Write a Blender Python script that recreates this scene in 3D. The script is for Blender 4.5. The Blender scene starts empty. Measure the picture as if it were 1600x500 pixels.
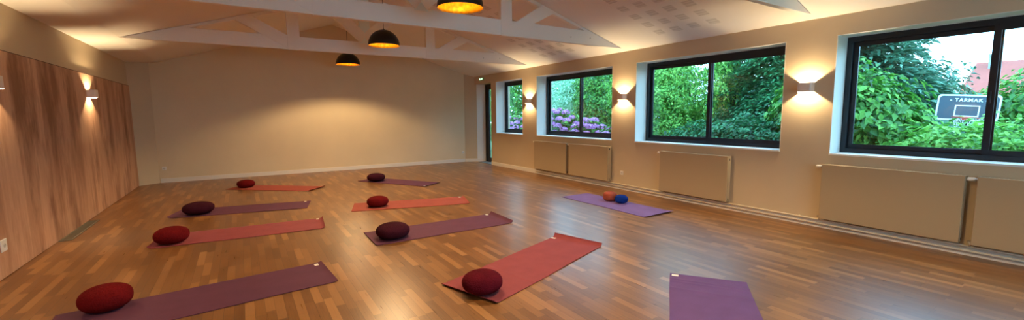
import bpy, bmesh, math, random
import numpy as np
from mathutils import Vector, Matrix

random.seed(7)
C = bpy.context.scene.collection
PI = math.pi

# ------------------------------------------------------------------ helpers
def link(o, parent=None):
    C.objects.link(o)
    if parent is not None:
        o.parent = parent
    return o

def tag(o, label=None, cat=None, group=None, kind=None):
    if label: o['label'] = label
    if cat: o['category'] = cat
    if group: o['group'] = group
    if kind: o['kind'] = kind
    return o

def thing(name, label, cat, loc=(0, 0, 0), rz=0.0, group=None, kind=None):
    o = bpy.data.objects.new(name, None)
    o.empty_display_size = .1
    o.location = loc
    o.rotation_euler = (0, 0, rz)
    link(o)
    return tag(o, label, cat, group, kind)

def obj(name, bm, mat, parent=None, smooth=False, bevel=0.0, seg=2):
    bmesh.ops.remove_doubles(bm, verts=bm.verts, dist=1e-6)
    bmesh.ops.recalc_face_normals(bm, faces=bm.faces)
    me = bpy.data.meshes.new(name)
    bm.to_mesh(me); bm.free()
    if isinstance(mat, (list, tuple)):
        for m in mat: me.materials.append(m)
    else:
        me.materials.append(mat)
    if smooth:
        for p in me.polygons: p.use_smooth = True
    o = bpy.data.objects.new(name, me)
    link(o, parent)
    if bevel:
        b = o.modifiers.new('bevel', 'BEVEL'); b.width = bevel; b.segments = seg
        b.limit_method = 'ANGLE'; b.angle_limit = math.radians(40)
    return o

def nb(): return bmesh.new()

def box(bm, x0, x1, y0, y1, z0, z1, mi=0):
    v = [bm.verts.new(p) for p in ((x0,y0,z0),(x1,y0,z0),(x1,y1,z0),(x0,y1,z0),(x0,y0,z1),(x1,y0,z1),(x1,y1,z1),(x0,y1,z1))]
    for f in ((0,3,2,1),(4,5,6,7),(0,1,5,4),(1,2,6,5),(2,3,7,6),(3,0,4,7)):
        bm.faces.new([v[i] for i in f]).material_index = mi
    return bm

def prism(bm, pts, fa, fb):
    """closed polygon pts turned into 3-D by fa and fb (two functions of a 2-D point)"""
    a = [bm.verts.new(fa(p)) for p in pts]; b = [bm.verts.new(fb(p)) for p in pts]
    bm.faces.new(a); bm.faces.new(b[::-1])
    n = len(pts)
    for i in range(n):
        bm.faces.new([a[i], a[(i+1) % n], b[(i+1) % n], b[i]])
    return bm

def tube(bm, pts, r, n=12, caps=True):
    pts = [Vector(p) for p in pts]
    rings = []
    up = Vector((0, 0, 1))
    for i, p in enumerate(pts):
        d = (pts[min(i+1, len(pts)-1)] - pts[max(i-1, 0)]).normalized()
        u = up if abs(d.dot(up)) < .95 else Vector((1, 0, 0))
        s = d.cross(u).normalized(); t = s.cross(d).normalized()
        rr = r[i] if isinstance(r, (list, tuple)) else r
        rings.append([bm.verts.new(p + rr*(math.cos(2*PI*k/n)*s + math.sin(2*PI*k/n)*t)) for k in range(n)])
    for a, b in zip(rings, rings[1:]):
        for k in range(n):
            bm.faces.new([a[k], a[(k+1) % n], b[(k+1) % n], b[k]])
    if caps:
        bm.faces.new(rings[0][::-1]); bm.faces.new(rings[-1])
    return bm

def lathe(bm, prof, n=40, c=(0, 0, 0)):
    rings = []
    for r, z in prof:
        if r < 1e-5: rings.append([bm.verts.new((c[0], c[1], c[2]+z))])
        else: rings.append([bm.verts.new((c[0]+r*math.cos(2*PI*k/n), c[1]+r*math.sin(2*PI*k/n), c[2]+z)) for k in range(n)])
    for a, b in zip(rings, rings[1:]):
        for k in range(n):
            k2 = (k+1) % n
            if len(a) == 1 and len(b) == 1: continue
            if len(a) == 1: bm.faces.new([a[0], b[k2], b[k]])
            elif len(b) == 1: bm.faces.new([a[k], a[k2], b[0]])
            else: bm.faces.new([a[k], a[k2], b[k2], b[k]])
    return bm

def lin(c):
    return tuple((x/12.92 if x <= .04045 else ((x+.055)/1.055)**2.4) for x in [v/255 for v in c]) + (1,)

# ------------------------------------------------------------------ materials
def mat(name, col=(.5, .5, .5, 1), rough=.6, metal=0.0, spec=.5):
    m = bpy.data.materials.new(name); m.use_nodes = True
    b = m.node_tree.nodes['Principled BSDF']
    b.inputs['Base Color'].default_value = col
    b.inputs['Roughness'].default_value = rough
    b.inputs['Metallic'].default_value = metal
    b.inputs['Specular IOR Level'].default_value = spec
    return m

class NT:
    def __init__(s, m): s.m = m; s.t = m.node_tree; s.b = s.t.nodes.get('Principled BSDF')
    def n(s, typ, **kw):
        x = s.t.nodes.new(typ)
        for k, v in kw.items(): setattr(x, k, v)
        return x
    def l(s, a, b): s.t.links.new(a, b)
    def coord(s, scale=(1, 1, 1), kind='Object'):
        tc = s.n('ShaderNodeTexCoord'); mp = s.n('ShaderNodeMapping'); mp.inputs['Scale'].default_value = scale
        s.l(tc.outputs[kind], mp.inputs['Vector']); return mp.outputs['Vector']
    def noise(s, vec, scale, detail=3, rough=.5):
        x = s.n('ShaderNodeTexNoise'); x.inputs['Scale'].default_value = scale
        x.inputs['Detail'].default_value = detail; x.inputs['Roughness'].default_value = rough
        s.l(vec, x.inputs['Vector']); return x
    def ramp(s, fac, stops):
        r = s.n('ShaderNodeValToRGB'); e = r.color_ramp.elements
        while len(e) < len(stops): e.new(.5)
        for i, (p, c) in enumerate(stops): e[i].position = p; e[i].color = c
        s.l(fac, r.inputs['Fac']); return r.outputs['Color']
    def bump(s, h, strength=.2, dist=.01):
        b = s.n('ShaderNodeBump'); b.inputs['Strength'].default_value = strength; b.inputs['Distance'].default_value = dist
        s.l(h, b.inputs['Height']); s.l(b.outputs['Normal'], s.b.inputs['Normal'])
    def math(s, op, a, b=None, c=None):
        x = s.n('ShaderNodeMath', operation=op)
        for i, v in enumerate((a, b, c)):
            if v is None: continue
            if isinstance(v, (int, float)): x.inputs[i].default_value = v
            else: s.l(v, x.inputs[i])
        return x.outputs[0]
    def mix(s, fac, a, b, blend='MIX'):
        x = s.n('ShaderNodeMix', data_type='RGBA', blend_type=blend)
        for sock, v in ((x.inputs[0], fac), (x.inputs[6], a), (x.inputs[7], b)):
            if isinstance(v, (int, float, tuple)): sock.default_value = v
            else: s.l(v, sock)
        return x.outputs[2]

def paint(name, c, rough=.7, var=.03, bump=.05, scale=60):
    m = mat(name, c, rough); t = NT(m); v = t.coord()
    n1 = t.noise(v, 1.3, 3)
    d = tuple(x*(1-var*2) for x in c[:3])+(1,)
    t.l(t.ramp(n1.outputs['Fac'], [(.3, d), (.7, c)]), t.b.inputs['Base Color'])
    n2 = t.noise(v, scale, 4)
    t.bump(n2.outputs['Fac'], bump, .004)
    return m

M = {}
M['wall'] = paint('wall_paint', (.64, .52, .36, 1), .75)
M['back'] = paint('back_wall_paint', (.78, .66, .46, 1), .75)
M['white'] = paint('white_paint', (.86, .84, .80, 1), .6, .01)
M['skirt'] = paint('skirting_paint', (.84, .80, .74, 1), .45, .01)
M['beam'] = paint('beam_paint', (.92, .90, .87, 1), .6, .02, .25, 25)
M['kingpost'] = paint('daylight_tinted_post', (.80, .93, .97, 1), .5, .01)  # bluish daylight falling on the king post is put into its colour
M['rad'] = mat('radiator_enamel', (.46, .36, .23, 1), .38)
M['pipe'] = mat('pipe_enamel', (.70, .60, .45, 1), .32)
M['plastic'] = mat('white_plastic', (.88, .86, .82, 1), .35)
M['darkhole'] = mat('dark_slot', (.03, .025, .02, 1), .7)
M['frame'] = mat('anthracite_aluminium', lin((34, 40, 48)), .38, .2)
M['chrome'] = mat('brushed_steel', (.6, .6, .6, 1), .3, 1)
M['cord'] = mat('black_cord', (.015, .015, .015, 1), .6)
M['shade'] = mat('matt_black_metal', (.012, .011, .010, 1), .42, .3)
M['sconce'] = mat('sconce_white_metal', (.82, .72, .66, 1), .45)
M['exterior'] = paint('exterior_render', (.7, .68, .62, 1), .8)

def m_ceiling():
    m = mat('ceiling_plasterboard', (.86, .83, .80, 1), .8); t = NT(m)
    v = t.coord(); sp = t.n('ShaderNodeSeparateXYZ'); t.l(v, sp.inputs[0])
    x, y = sp.outputs[0], sp.outputs[1]
    # acoustic boards: blocks of fine holes .16 m wide on a .295 / .31 m grid, four columns between each pair of trusses
    # squares in x (right slope)
    fx = t.math('ABSOLUTE', t.math('SUBTRACT', t.math('FRACT', t.math('DIVIDE', t.math('ADD', x, -5.85+.1425+2.85), .285)), .5))
    inx = t.math('LESS_THAN', fx, .275)
    rx = t.math('MULTIPLY', t.math('LESS_THAN', x, 6.0), t.math('GREATER_THAN', x, 2.9))
    yy = t.math('MODULO', t.math('ADD', y, 9.45-3.545), 3.15)      # 0 at the board start
    fy = t.math('ABSOLUTE', t.math('SUBTRACT', t.math('FRACT', t.math('DIVIDE', yy, .31)), .5))
    iny = t.math('LESS_THAN', fy, .26)
    ry = t.math('MULTIPLY', t.math('LESS_THAN', yy, 1.24), t.math('LESS_THAN', y, 8.1))
    msk = t.math('MULTIPLY', t.math('MULTIPLY', inx, rx), t.math('MULTIPLY', iny, ry))
    # the holes themselves
    vo = t.n('ShaderNodeTexVoronoi'); vo.inputs['Scale'].default_value = 55; vo.inputs['Randomness'].default_value = 0.0
    t.l(v, vo.inputs['Vector'])
    hole = t.math('LESS_THAN', vo.outputs['Distance'], .36)
    f = t.math('MULTIPLY', msk, t.math('ADD', t.math('MULTIPLY', hole, .5), .2))
    t.l(t.mix(f, (.86, .83, .80, 1), (.30, .27, .25, 1)), t.b.inputs['Base Color'])
    t.bump(t.noise(v, 50, 4).outputs['Fac'], .05, .004)
    return m
M['ceiling'] = m_ceiling()

def m_floor():
    m = mat('oak_parquet', rough=.3, spec=.75); t = NT(m)
    tc = t.n('ShaderNodeTexCoord'); sp = t.n('ShaderNodeSeparateXYZ'); t.l(tc.outputs['Object'], sp.inputs[0])
    cb = t.n('ShaderNodeCombineXYZ'); t.l(sp.outputs[1], cb.inputs[0]); t.l(sp.outputs[0], cb.inputs[1])
    br = t.n('ShaderNodeTexBrick'); br.offset = .37; br.offset_frequency = 2; br.squash = .8; br.squash_frequency = 3
    t.l(cb.outputs[0], br.inputs['Vector'])
    br.inputs['Scale'].default_value = 1; br.inputs['Brick Width'].default_value = .52; br.inputs['Row Height'].default_value = .068
    br.inputs['Mortar Size'].default_value = .0009; br.inputs['Mortar Smooth'].default_value = .3; br.inputs['Bias'].default_value = 0
    br.inputs['Color1'].default_value = (0, 0, 0, 1); br.inputs['Color2'].default_value = (1, 1, 1, 1); br.inputs['Mortar'].default_value = (.3, .3, .3, 1)
    col = t.ramp(br.outputs['Color'], [(0, lin((110, 70, 34))), (.35, lin((126, 83, 42))), (.75, lin((142, 96, 51))), (1, lin((178, 128, 76)))])
    # grain stretched along the boards
    mp = t.n('ShaderNodeMapping'); mp.inputs['Scale'].default_value = (1.6, 34, 1); t.l(cb.outputs[0], mp.inputs['Vector'])
    g = t.noise(mp.outputs['Vector'], 2.2, 6, .6)
    col2 = t.mix(.22, col, t.ramp(g.outputs['Fac'], [(.3, lin((88, 56, 30))), (.7, lin((182, 132, 86)))]))
    big = t.noise(tc.outputs['Object'], .8, 2)
    col3 = t.mix(.35, col2, t.mix(1.0, col2, t.ramp(big.outputs['Fac'], [(.3, (.6, .58, .55, 1)), (.7, (1, 1, 1, 1))]), 'MULTIPLY'))
    dark = t.mix(br.outputs['Fac'], col3, lin((62, 36, 18)))
    t.l(dark, t.b.inputs['Base Color'])
    r = t.ramp(g.outputs['Fac'], [(.3, (.27, .27, .27, 1)), (.7, (.36, .36, .36, 1))]); t.l(r, t.b.inputs['Roughness'])
    h = t.math('ADD', t.math('MULTIPLY', g.outputs['Fac'], .03), t.math('ADD', t.math('MULTIPLY', br.outputs['Fac'], -.5), t.math('MULTIPLY', br.outputs['Color'], .25)))
    t.bump(h, .22, .0025)
    return m
M['floor'] = m_floor()

def m_panel():
    m = mat('sawn_wood_panelling', rough=.62); t = NT(m)
    tc = t.n('ShaderNodeTexCoord'); sp = t.n('ShaderNodeSeparateXYZ'); t.l(tc.outputs['Object'], sp.inputs[0])
    wob = t.noise(t.coord((1, 1, .5)), 1.1, 3)
    y = t.math('ADD', sp.outputs[1], t.math('MULTIPLY', wob.outputs['Fac'], .10))
    cb = t.n('ShaderNodeCombineXYZ'); t.l(t.math('MULTIPLY', y, 1.0), cb.inputs[0]); t.l(t.math('MULTIPLY', sp.outputs[2], .16), cb.inputs[1])
    g = t.noise(cb.outputs[0], 2.6, 7, .68)
    bw = t.math('FLOOR', t.math('DIVIDE', sp.outputs[1], .36))
    wn = t.n('ShaderNodeTexWhiteNoise', noise_dimensions='1D'); t.l(bw, wn.inputs['W'])
    cb2 = t.n('ShaderNodeCombineXYZ'); t.l(y, cb2.inputs[0]); t.l(t.math('MULTIPLY', sp.outputs[2], .03), cb2.inputs[1])
    g2 = t.noise(cb2.outputs[0], 26, 3, .6)
    c1 = t.ramp(g.outputs['Fac'], [(.30, lin((128, 84, 58))), (.42, lin((178, 130, 100))), (.52, lin((214, 168, 136))), (.66, lin((192, 144, 114)))])
    c2 = t.mix(.14, t.mix(.35, c1, t.ramp(wn.outputs['Value'], [(0, lin((160, 114, 86))), (1, lin((222, 178, 148)))])), t.ramp(g2.outputs['Fac'], [(.3, lin((126, 90, 70))), (.7, lin((206, 164, 138)))]))
    # knots and dark blotches
    kn = t.noise(t.coord((1, 1, .30)), 2.2, 5, .65)
    c3 = t.mix(t.ramp(kn.outputs['Fac'], [(.50, (0, 0, 0, 1)), (.64, (.75, .75, .75, 1))]), c2, lin((118, 72, 48)))
    t.l(c3, t.b.inputs['Base Color'])
    t.bump(g2.outputs['Fac'], .15, .004)
    return m
M['panel'] = m_panel()

def fabric(name, c, rough=.9, scale=260, bump=.35, var=.12, dist=.003):
    m = mat(name, c, rough, 0, .25); t = NT(m); v = t.coord()
    n = t.noise(v, scale, 3); n2 = t.noise(v, 6, 3)
    d = tuple(x*(1-2*var) for x in c[:3])+(1,)
    t.l(t.mix(.5, t.ramp(n.outputs['Fac'], [(.35, d), (.65, c)]), t.ramp(n2.outputs['Fac'], [(.3, d), (.7, c)])), t.b.inputs['Base Color'])
    t.bump(n.outputs['Fac'], bump, dist)
    return m
M['mat_red'] = fabric('red_mat_foam', lin((156, 76, 84)), .8)
M['mat_orange'] = fabric('brick_red_mat_foam', lin((166, 82, 72)), .8)
M['mat_plum'] = fabric('plum_mat_foam', lin((104, 60, 86)), .8)
M['mat_purple'] = fabric('purple_mat_foam', lin((116, 84, 140)), .8)
M['mat_lav'] = fabric('lavender_mat_foam', lin((132, 102, 160)), .8)
M['tag'] = mat('white_label', (.9, .88, .82, 1), .6)

def m_knit(name, c):
    m = mat(name, c, .95, 0, .15); t = NT(m); v = t.coord()
    w = t.n('ShaderNodeTexVoronoi'); w.inputs['Scale'].default_value = 95; t.l(v, w.inputs['Vector'])
    n2 = t.noise(v, 9, 3)
    d = tuple(x*.55 for x in c[:3])+(1,)
    t.l(t.mix(.5, t.ramp(w.outputs['Distance'], [(0, c), (.7, d)]), t.ramp(n2.outputs['Fac'], [(.3, d), (.7, c)])), t.b.inputs['Base Color'])
    t.bump(t.math('MULTIPLY', w.outputs['Distance'], -1), .6, .006)
    t.b.inputs['Specular IOR Level'].default_value = .05
    return m
M['knit_red'] = m_knit('red_wool', lin((118, 24, 28)))
M['knit_wine'] = m_knit('wine_wool', lin((104, 24, 40)))
M['knit_plum'] = m_knit('plum_wool', lin((70, 27, 43)))
M['knit_terra'] = m_knit('terracotta_wool', lin((190, 98, 78)))
M['knit_blue'] = m_knit('blue_wool', lin((24, 62, 160)))

def m_gold():
    m = mat('gold_leaf_lining', (.95, .46, .02, 1), .38, .55); t = NT(m); v = t.coord()
    n = t.noise(v, 22, 5, .6)
    t.l(t.ramp(n.outputs['Fac'], [(.35, (.70, .26, .006, 1)), (.65, (1.0, .55, .02, 1))]), t.b.inputs['Base Color'])
    t.bump(n.outputs['Fac'], .5, .006)
    return m
M['gold'] = m_gold()

def emit(name, c, s):
    m = bpy.data.materials.new(name); m.use_nodes = True; nt = m.node_tree
    nt.nodes.remove(nt.nodes['Principled BSDF'])
    e = nt.nodes.new('ShaderNodeEmission'); e.inputs[0].default_value = c; e.inputs[1].default_value = s
    nt.links.new(e.outputs[0], nt.nodes['Material Output'].inputs[0]); return m
M['bulb'] = emit('warm_bulb_glow', (1, .62, .2, 1), 110)
M['led'] = emit('sconce_led_glow', (1, .72, .38, 1), 60)
M['exitglow'] = emit('exit_light_glow', (.55, 1, .62, 1), 1.6)

def m_glass():
    m = bpy.data.materials.new('window_glass'); m.use_nodes = True; nt = m.node_tree
    nt.nodes.remove(nt.nodes['Principled BSDF'])
    tr = nt.nodes.new('ShaderNodeBsdfTransparent'); tr.inputs[0].default_value = (.93, .97, .96, 1)
    gl = nt.nodes.new('ShaderNodeBsdfGlossy'); gl.inputs['Roughness'].default_value = .01
    fr = nt.nodes.new('ShaderNodeFresnel')
    ge = nt.nodes.new('ShaderNodeNewGeometry'); io = nt.nodes.new('ShaderNodeMath'); io.operation = 'MULTIPLY_ADD'
    # the Fresnel node inverts the index on the inner side of the pane, where a thin pane must not reflect totally
    io.inputs[1].default_value = 1/1.45-1.45; io.inputs[2].default_value = 1.45
    nt.links.new(ge.outputs['Backfacing'], io.inputs[0]); nt.links.new(io.outputs[0], fr.inputs[0])
    mx = nt.nodes.new('ShaderNodeMixShader')
    nt.links.new(fr.outputs[0], mx.inputs[0]); nt.links.new(tr.outputs[0], mx.inputs[1]); nt.links.new(gl.outputs[0], mx.inputs[2])
    nt.links.new(mx.outputs[0], nt.nodes['Material Output'].inputs[0]); return m
M['glass'] = m_glass()

def m_leaf(name, cols, trans=.35, rough=.5):
    m = mat(name, cols[0], rough); t = NT(m)
    g = t.n('ShaderNodeNewGeometry')
    n = t.noise(t.coord(), 1.4, 3)
    f = t.math('ADD', t.math('MULTIPLY', g.outputs['Random Per Island'], .6), t.math('MULTIPLY', n.outputs['Fac'], .4))
    k = len(cols)
    col = t.ramp(f, [(.1+.8*i/(k-1), c) for i, c in enumerate(cols)])
    t.l(col, t.b.inputs['Base Color'])
    tl = t.n('ShaderNodeBsdfTranslucent'); t.l(col, tl.inputs[0])
    mx = t.n('ShaderNodeMixShader'); mx.inputs[0].default_value = trans
    out = t.t.nodes['Material Output']
    t.l(t.b.outputs[0], mx.inputs[1]); t.l(tl.outputs[0], mx.inputs[2]); t.l(mx.outputs[0], out.inputs[0])
    return m
L = lambda *a: [lin(c) for c in a]
M['leaf_mid'] = m_leaf('mid_green_leaves', L((34, 80, 34), (60, 124, 48), (102, 166, 64), (142, 196, 86)))
M['leaf_light'] = m_leaf('light_green_leaves', L((56, 118, 52), (96, 166, 66), (140, 196, 84), (170, 214, 110)))
M['leaf_dark'] = m_leaf('dark_green_leaves', L((24, 70, 44), (40, 104, 64), (62, 136, 82), (98, 170, 110)))
M['leaf_con'] = m_leaf('blue_green_needles', L((44, 86, 70), (68, 118, 94), (100, 152, 122), (138, 184, 154)), .2)
M['leaf_pale'] = m_leaf('pale_green_leaves', L((84, 140, 112), (124, 182, 140), (166, 210, 170), (204, 230, 208)))
M['petal'] = m_leaf('pink_violet_petals', L((192, 108, 186), (212, 132, 202), (226, 158, 214), (238, 186, 222)), .3)
M['bark'] = paint('bark', lin((70, 54, 42)), .9, .2, .5, 20)
M['lawn'] = paint('lawn_grass', lin((62, 104, 48)), .95, .2, .5, 30)
M['board'] = mat('backboard_grey', lin((70, 84, 98)), .35)
M['boardline'] = mat('backboard_white_line', (.88, .9, .92, 1), .4)
M['rim'] = mat('orange_red_rim', lin((196, 74, 60)), .4)
M['net'] = mat('white_net', (.8, .8, .8, 1), .8)
M['tiles'] = paint('terracotta_roof_tiles', lin((176, 88, 74)), .8, .1, .4, 12)
M['grille'] = mat('grey_grille_metal', lin((120, 112, 98)), .5, .4)

# ------------------------------------------------------------------ room
XL, XR, H = -1.99, 6.30, 2.69
XO = 6.78           # outer face of the window wall
YF = -3.0           # front wall behind the camera
SILL, HEAD = .955, 2.45
RX = 2.2            # ridge
def ceil_z(x):
    if x >= RX: return H + .30*(XR - x)
    if x >= -1.5: return 2.735 + (3.92-2.735)*(x+1.5)/(RX+1.5)
    return 2.68 + (2.735-2.68)*(x-XL)/(-1.5-XL)

def struct(name, bm, m, parent=None, **k):
    o = obj(name, bm, m, parent, **k)
    if parent is None: o['kind'] = 'structure'
    return o

bm = nb(); box(bm, XL-.25, XO, YF-.2, 12.9, -.12, 0); struct('floor', bm, M['floor'])
# ceiling: thick folded slab
prof = [(XL-.25, ceil_z(XL)), (XL, ceil_z(XL)), (-1.5, 2.735), (RX, 3.92), (XR, H), (XO, H)]
prof_up = [(x, z+.15) for x, z in prof][::-1]
bm = nb(); prism(bm, prof+prof_up, lambda p: (p[0], YF-.2, p[1]), lambda p: (p[0], 12.9, p[1]))
struct('ceiling', bm, M['ceiling'])
bm = nb(); box(bm, XL-.25, XL, YF, 12.9, 0, ceil_z(XL)); struct('wall_left', bm, M['wall'])
# front wall behind the camera, gable topped
gab = [(XL, 0), (XR, 0), (XR, H), (RX, 3.92), (-1.5, 2.735), (XL, 2.68)]
WX0, WX1 = .3, 4.1
bm = nb()
for g in ([(XL, 0), (WX0, 0), (WX0, ceil_z(WX0)), (-1.5, 2.735), (XL, 2.68)], [(WX1, 0), (XR, 0), (XR, H), (WX1, ceil_z(WX1))],
          [(WX0, 0), (WX1, 0), (WX1, SILL), (WX0, SILL)], [(WX0, HEAD), (WX1, HEAD), (WX1, ceil_z(WX1)), (RX, 3.92), (WX0, ceil_z(WX0))]):
    prism(bm, g, lambda p: (p[0], YF, p[1]), lambda p: (p[0], YF-.2, p[1]))
struct('wall_front', bm, M['wall'])
w5 = thing('window_5', None, None, (WX0, YF-.15, SILL), kind='structure')  # assumed window, unseen, added to throw daylight onto the truss faces
bm = nb(); ww, hh = WX1-WX0, HEAD-SILL
for a, b in ((0, .06), (ww/2-.04, ww/2+.04), (ww-.06, ww)): box(bm, a, b, 0, .07, 0, hh)
for a, b in ((.06, ww/2-.04), (ww/2+.04, ww-.06)): box(bm, a, b, 0, .07, 0, .06); box(bm, a, b, 0, .07, hh-.06, hh)
obj('window_frame', bm, M['frame'], w5)
for a, b in ((.06, ww/2-.04), (ww/2+.04, ww-.06)):
    bm = nb(); box(bm, a, b, .03, .038, .06, hh-.06); obj('pane', bm, M['glass'], w5)
# back wall: slightly skewed gable between (-1.65,12.42) and (6.02,12.17)
BA, BB = Vector((-1.65, 12.42)), Vector((6.02, 12.17))
def by(x): return BA.y + (BB.y-BA.y)*(x-BA.x)/(BB.x-BA.x)
gb = [(BA.x, 0), (BB.x, 0), (BB.x, ceil_z(BB.x)), (RX, 3.92), (-1.5, 2.735), (BA.x, ceil_z(BA.x))]
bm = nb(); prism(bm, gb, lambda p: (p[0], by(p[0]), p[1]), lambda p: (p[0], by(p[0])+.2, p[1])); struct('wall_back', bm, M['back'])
# narrow splayed wall in the left corner
bm = nb()
q = [(XL, 12.13), (BA.x, BA.y), (BA.x, BA.y+.2), (XL, 12.62)]
prism(bm, q, lambda p: (p[0], p[1], 0), lambda p: (p[0], p[1], ceil_z(p[0]))); struct('wall_left_corner', bm, M['wall'])
# right splayed wall which is also the far jamb of the door
bm = nb()
q = [(6.02, 12.17), (6.36, 11.965), (6.61, 11.84), (XO, 11.84), (XO, 12.6), (6.02, 12.37)]
prism(bm, q, lambda p: (p[0], p[1], 0), lambda p: (p[0], p[1], H+.02 if p[0] > XR else ceil_z(p[0]))); struct('wall_right_corner', bm, M['wall'])

# right wall, built as one mesh around its openings
D0, D1 = 10.95, 11.84
wins = [(9.28, 10.66), (6.08, 8.65), (2.90, 5.48), (-.27, 2.315)]
bm = nb()
segs = [YF, -.27, 2.315, 2.90, 5.48, 6.08, 8.65, 9.28, 10.66, D0]
for a, b in zip(segs, segs[1:]):
    if (a, b) in [(w[0], w[1]) for w in wins]:
        box(bm, XR, XO, a, b, 0, SILL); box(bm, XR, XO, a, b, HEAD, H)
    else:
        box(bm, XR, XO, a, b, 0, H)
box(bm, XR, XO, D0, 11.99, HEAD, H)
o = struct('wall_right', bm, M['wall'])
# white painted window reveals (thin lining boards of each opening, seen bluish in the daylight)
def reveal(i, y0, y1, z0, z1, bottom=True):
    t = .006
    b = nb()
    box(b, XR-.001, 6.60, y1-t, y1, z0, z1); box(b, XR-.001, 6.60, y0, y0+t, z0, z1)
    box(b, XR-.001, 6.60, y0+t, y1-t, z1-t, z1)
    if bottom: box(b, XR-.012, 6.60, y0+.0, y1, z0, z0+.022)
    struct('trim_%d' % i, b, M['white'])
for i, (a, b_) in enumerate(wins): reveal(i+1, a, b_, SILL, HEAD)

def make_window(n, y0, y1, double=True):
    w = thing('window_%d' % n, None, None, (6.60, (y0+y1)/2, SILL), kind='structure')
    def lb(f): return f
    yc = (y0+y1)/2; a, b = y0-yc, y1-yc; h = HEAD-SILL
    z0 = .012; h -= .006
    f = .064
    bm = nb()
    box(bm, 0, .08, a, b, z0, z0+f); box(bm, 0, .08, a, b, h-f, h)
    box(bm, 0, .08, a, a+f, z0+f, h-f); box(bm, 0, .08, b-f, b, z0+f, h-f)
    obj('window_frame', bm, M['frame'], w, bevel=.003)
    spans = [(a+f, .035, .012), (-.035, b-f, .042)] if double else [(a+f, b-f, .012)]
    s = .056
    for (p, q, x) in spans:
        bm = nb(); zz0, zz1 = z0+f, h-f
        box(bm, x, x+.028, p, q, zz0, zz0+s); box(bm, x, x+.028, p, q, zz1-s, zz1)
        box(bm, x, x+.028, p, p+s, zz0+s, zz1-s); box(bm, x, x+.028, q-s, q, zz0+s, zz1-s)
        sh = obj('sash', bm, M['frame'], w, bevel=.002)
        bm = nb(); box(bm, x+.010, x+.018, p+s, q-s, zz0+s, zz1-s)
        obj('pane', bm, M['glass'], sh)
    if double:
        bm = nb(); box(bm, -.004, .014, .004, .022, h*.42, h*.42+.12); obj('handle', bm, M['frame'], w, bevel=.003)
    return w
for i, (a, b_) in enumerate(wins): make_window(i+1, a, b_, i != 0)

# glazed door in its recess
d = thing('door_1', None, None, (6.60, (D0+D1)/2, 0), kind='structure')
hw = (D1-D0)/2
bm = nb()
box(bm, 0, .08, -hw, -hw+.06, .0, HEAD); box(bm, 0, .08, hw-.06, hw, .0, HEAD); box(bm, 0, .08, -hw+.06, hw-.06, HEAD-.06, HEAD)
obj('door_frame', bm, M['frame'], d, bevel=.003)
bm = nb()
a, b_ = -hw+.06, hw-.06
box(bm, .015, .06, a, a+.11, .01, HEAD-.06); box(bm, .015, .06, b_-.14, b_, .01, HEAD-.06)
box(bm, .015, .06, a+.11, b_-.14, .01, .14); box(bm, .015, .06, a+.11, b_-.14, HEAD-.17, HEAD-.06)
leaf = obj('door_leaf', bm, M['frame'], d, bevel=.003)
bm = nb(); box(bm, .03, .04, a+.11, b_-.14, .14, HEAD-.17); obj('pane', bm, M['glass'], leaf)
bm = nb(); tube(bm, [(.015, b_-.07, 1.05), (-.04, b_-.07, 1.05), (-.04, b_-.19, 1.05)], .010); obj('door_handle', bm, M['frame'], d, smooth=True)
bm = nb(); box(bm, XR+.002, 6.60, D0, D1, .0, .012); struct('trim_5', bm, mat('grey_stone_threshold', lin((120, 112, 104)), .5))

# skirting boards
def skirt(name, pts, th=.014, h=.10):
    bm = nb()
    for (x0, y0), (x1, y1) in zip(pts, pts[1:]):
        d_ = Vector((x1-x0, y1-y0)).normalized(); n_ = Vector((d_.y, -d_.x))*th
        q = [(x0, y0), (x1, y1), (x1+n_.x, y1+n_.y), (x0+n_.x, y0+n_.y)]
        prism(bm, q, lambda p: (p[0], p[1], 0), lambda p: (p[0], p[1], h))
    return struct(name, bm, M['skirt'], bevel=.002)
bm = nb()
q = [(6.355, 11.966), (6.598, 11.844), (6.594, 11.836), (6.351, 11.958)]
prism(bm, q, lambda p: (p[0], p[1], .101), lambda p: (p[0], p[1], HEAD)); struct('trim_6', bm, M['white'])
skirt('baseboard_back', [(BA.x+.02, by(BA.x+.02)), (6.02, by(6.02))])
skirt('baseboard_right_corner', [(6.03, 12.164), (6.36, 11.965), (6.60, 11.85)])
bm = nb(); box(bm, XR-.014, XR, YF, D0, 0, .10); struct('baseboard_right', bm, M['skirt'], bevel=.002)

# wood panelling on the left wall
bm = nb(); box(bm, XL+.002, XL+.022, .2, 12.12, .004, 2.178)
pn = obj('wood_panelling', bm, M['panel'], bevel=.002)
tag(pn, 'tall light brown wood panelling with vertical dark streaks along the left wall', 'wall panel')
# thin dark batten on top
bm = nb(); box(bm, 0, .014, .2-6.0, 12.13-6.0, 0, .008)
o = obj('top_edge', bm, mat('dark_panel_edge', lin((70, 40, 26)), .7), pn); o.location = (XL+.004, 6.0, 2.178)

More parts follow.
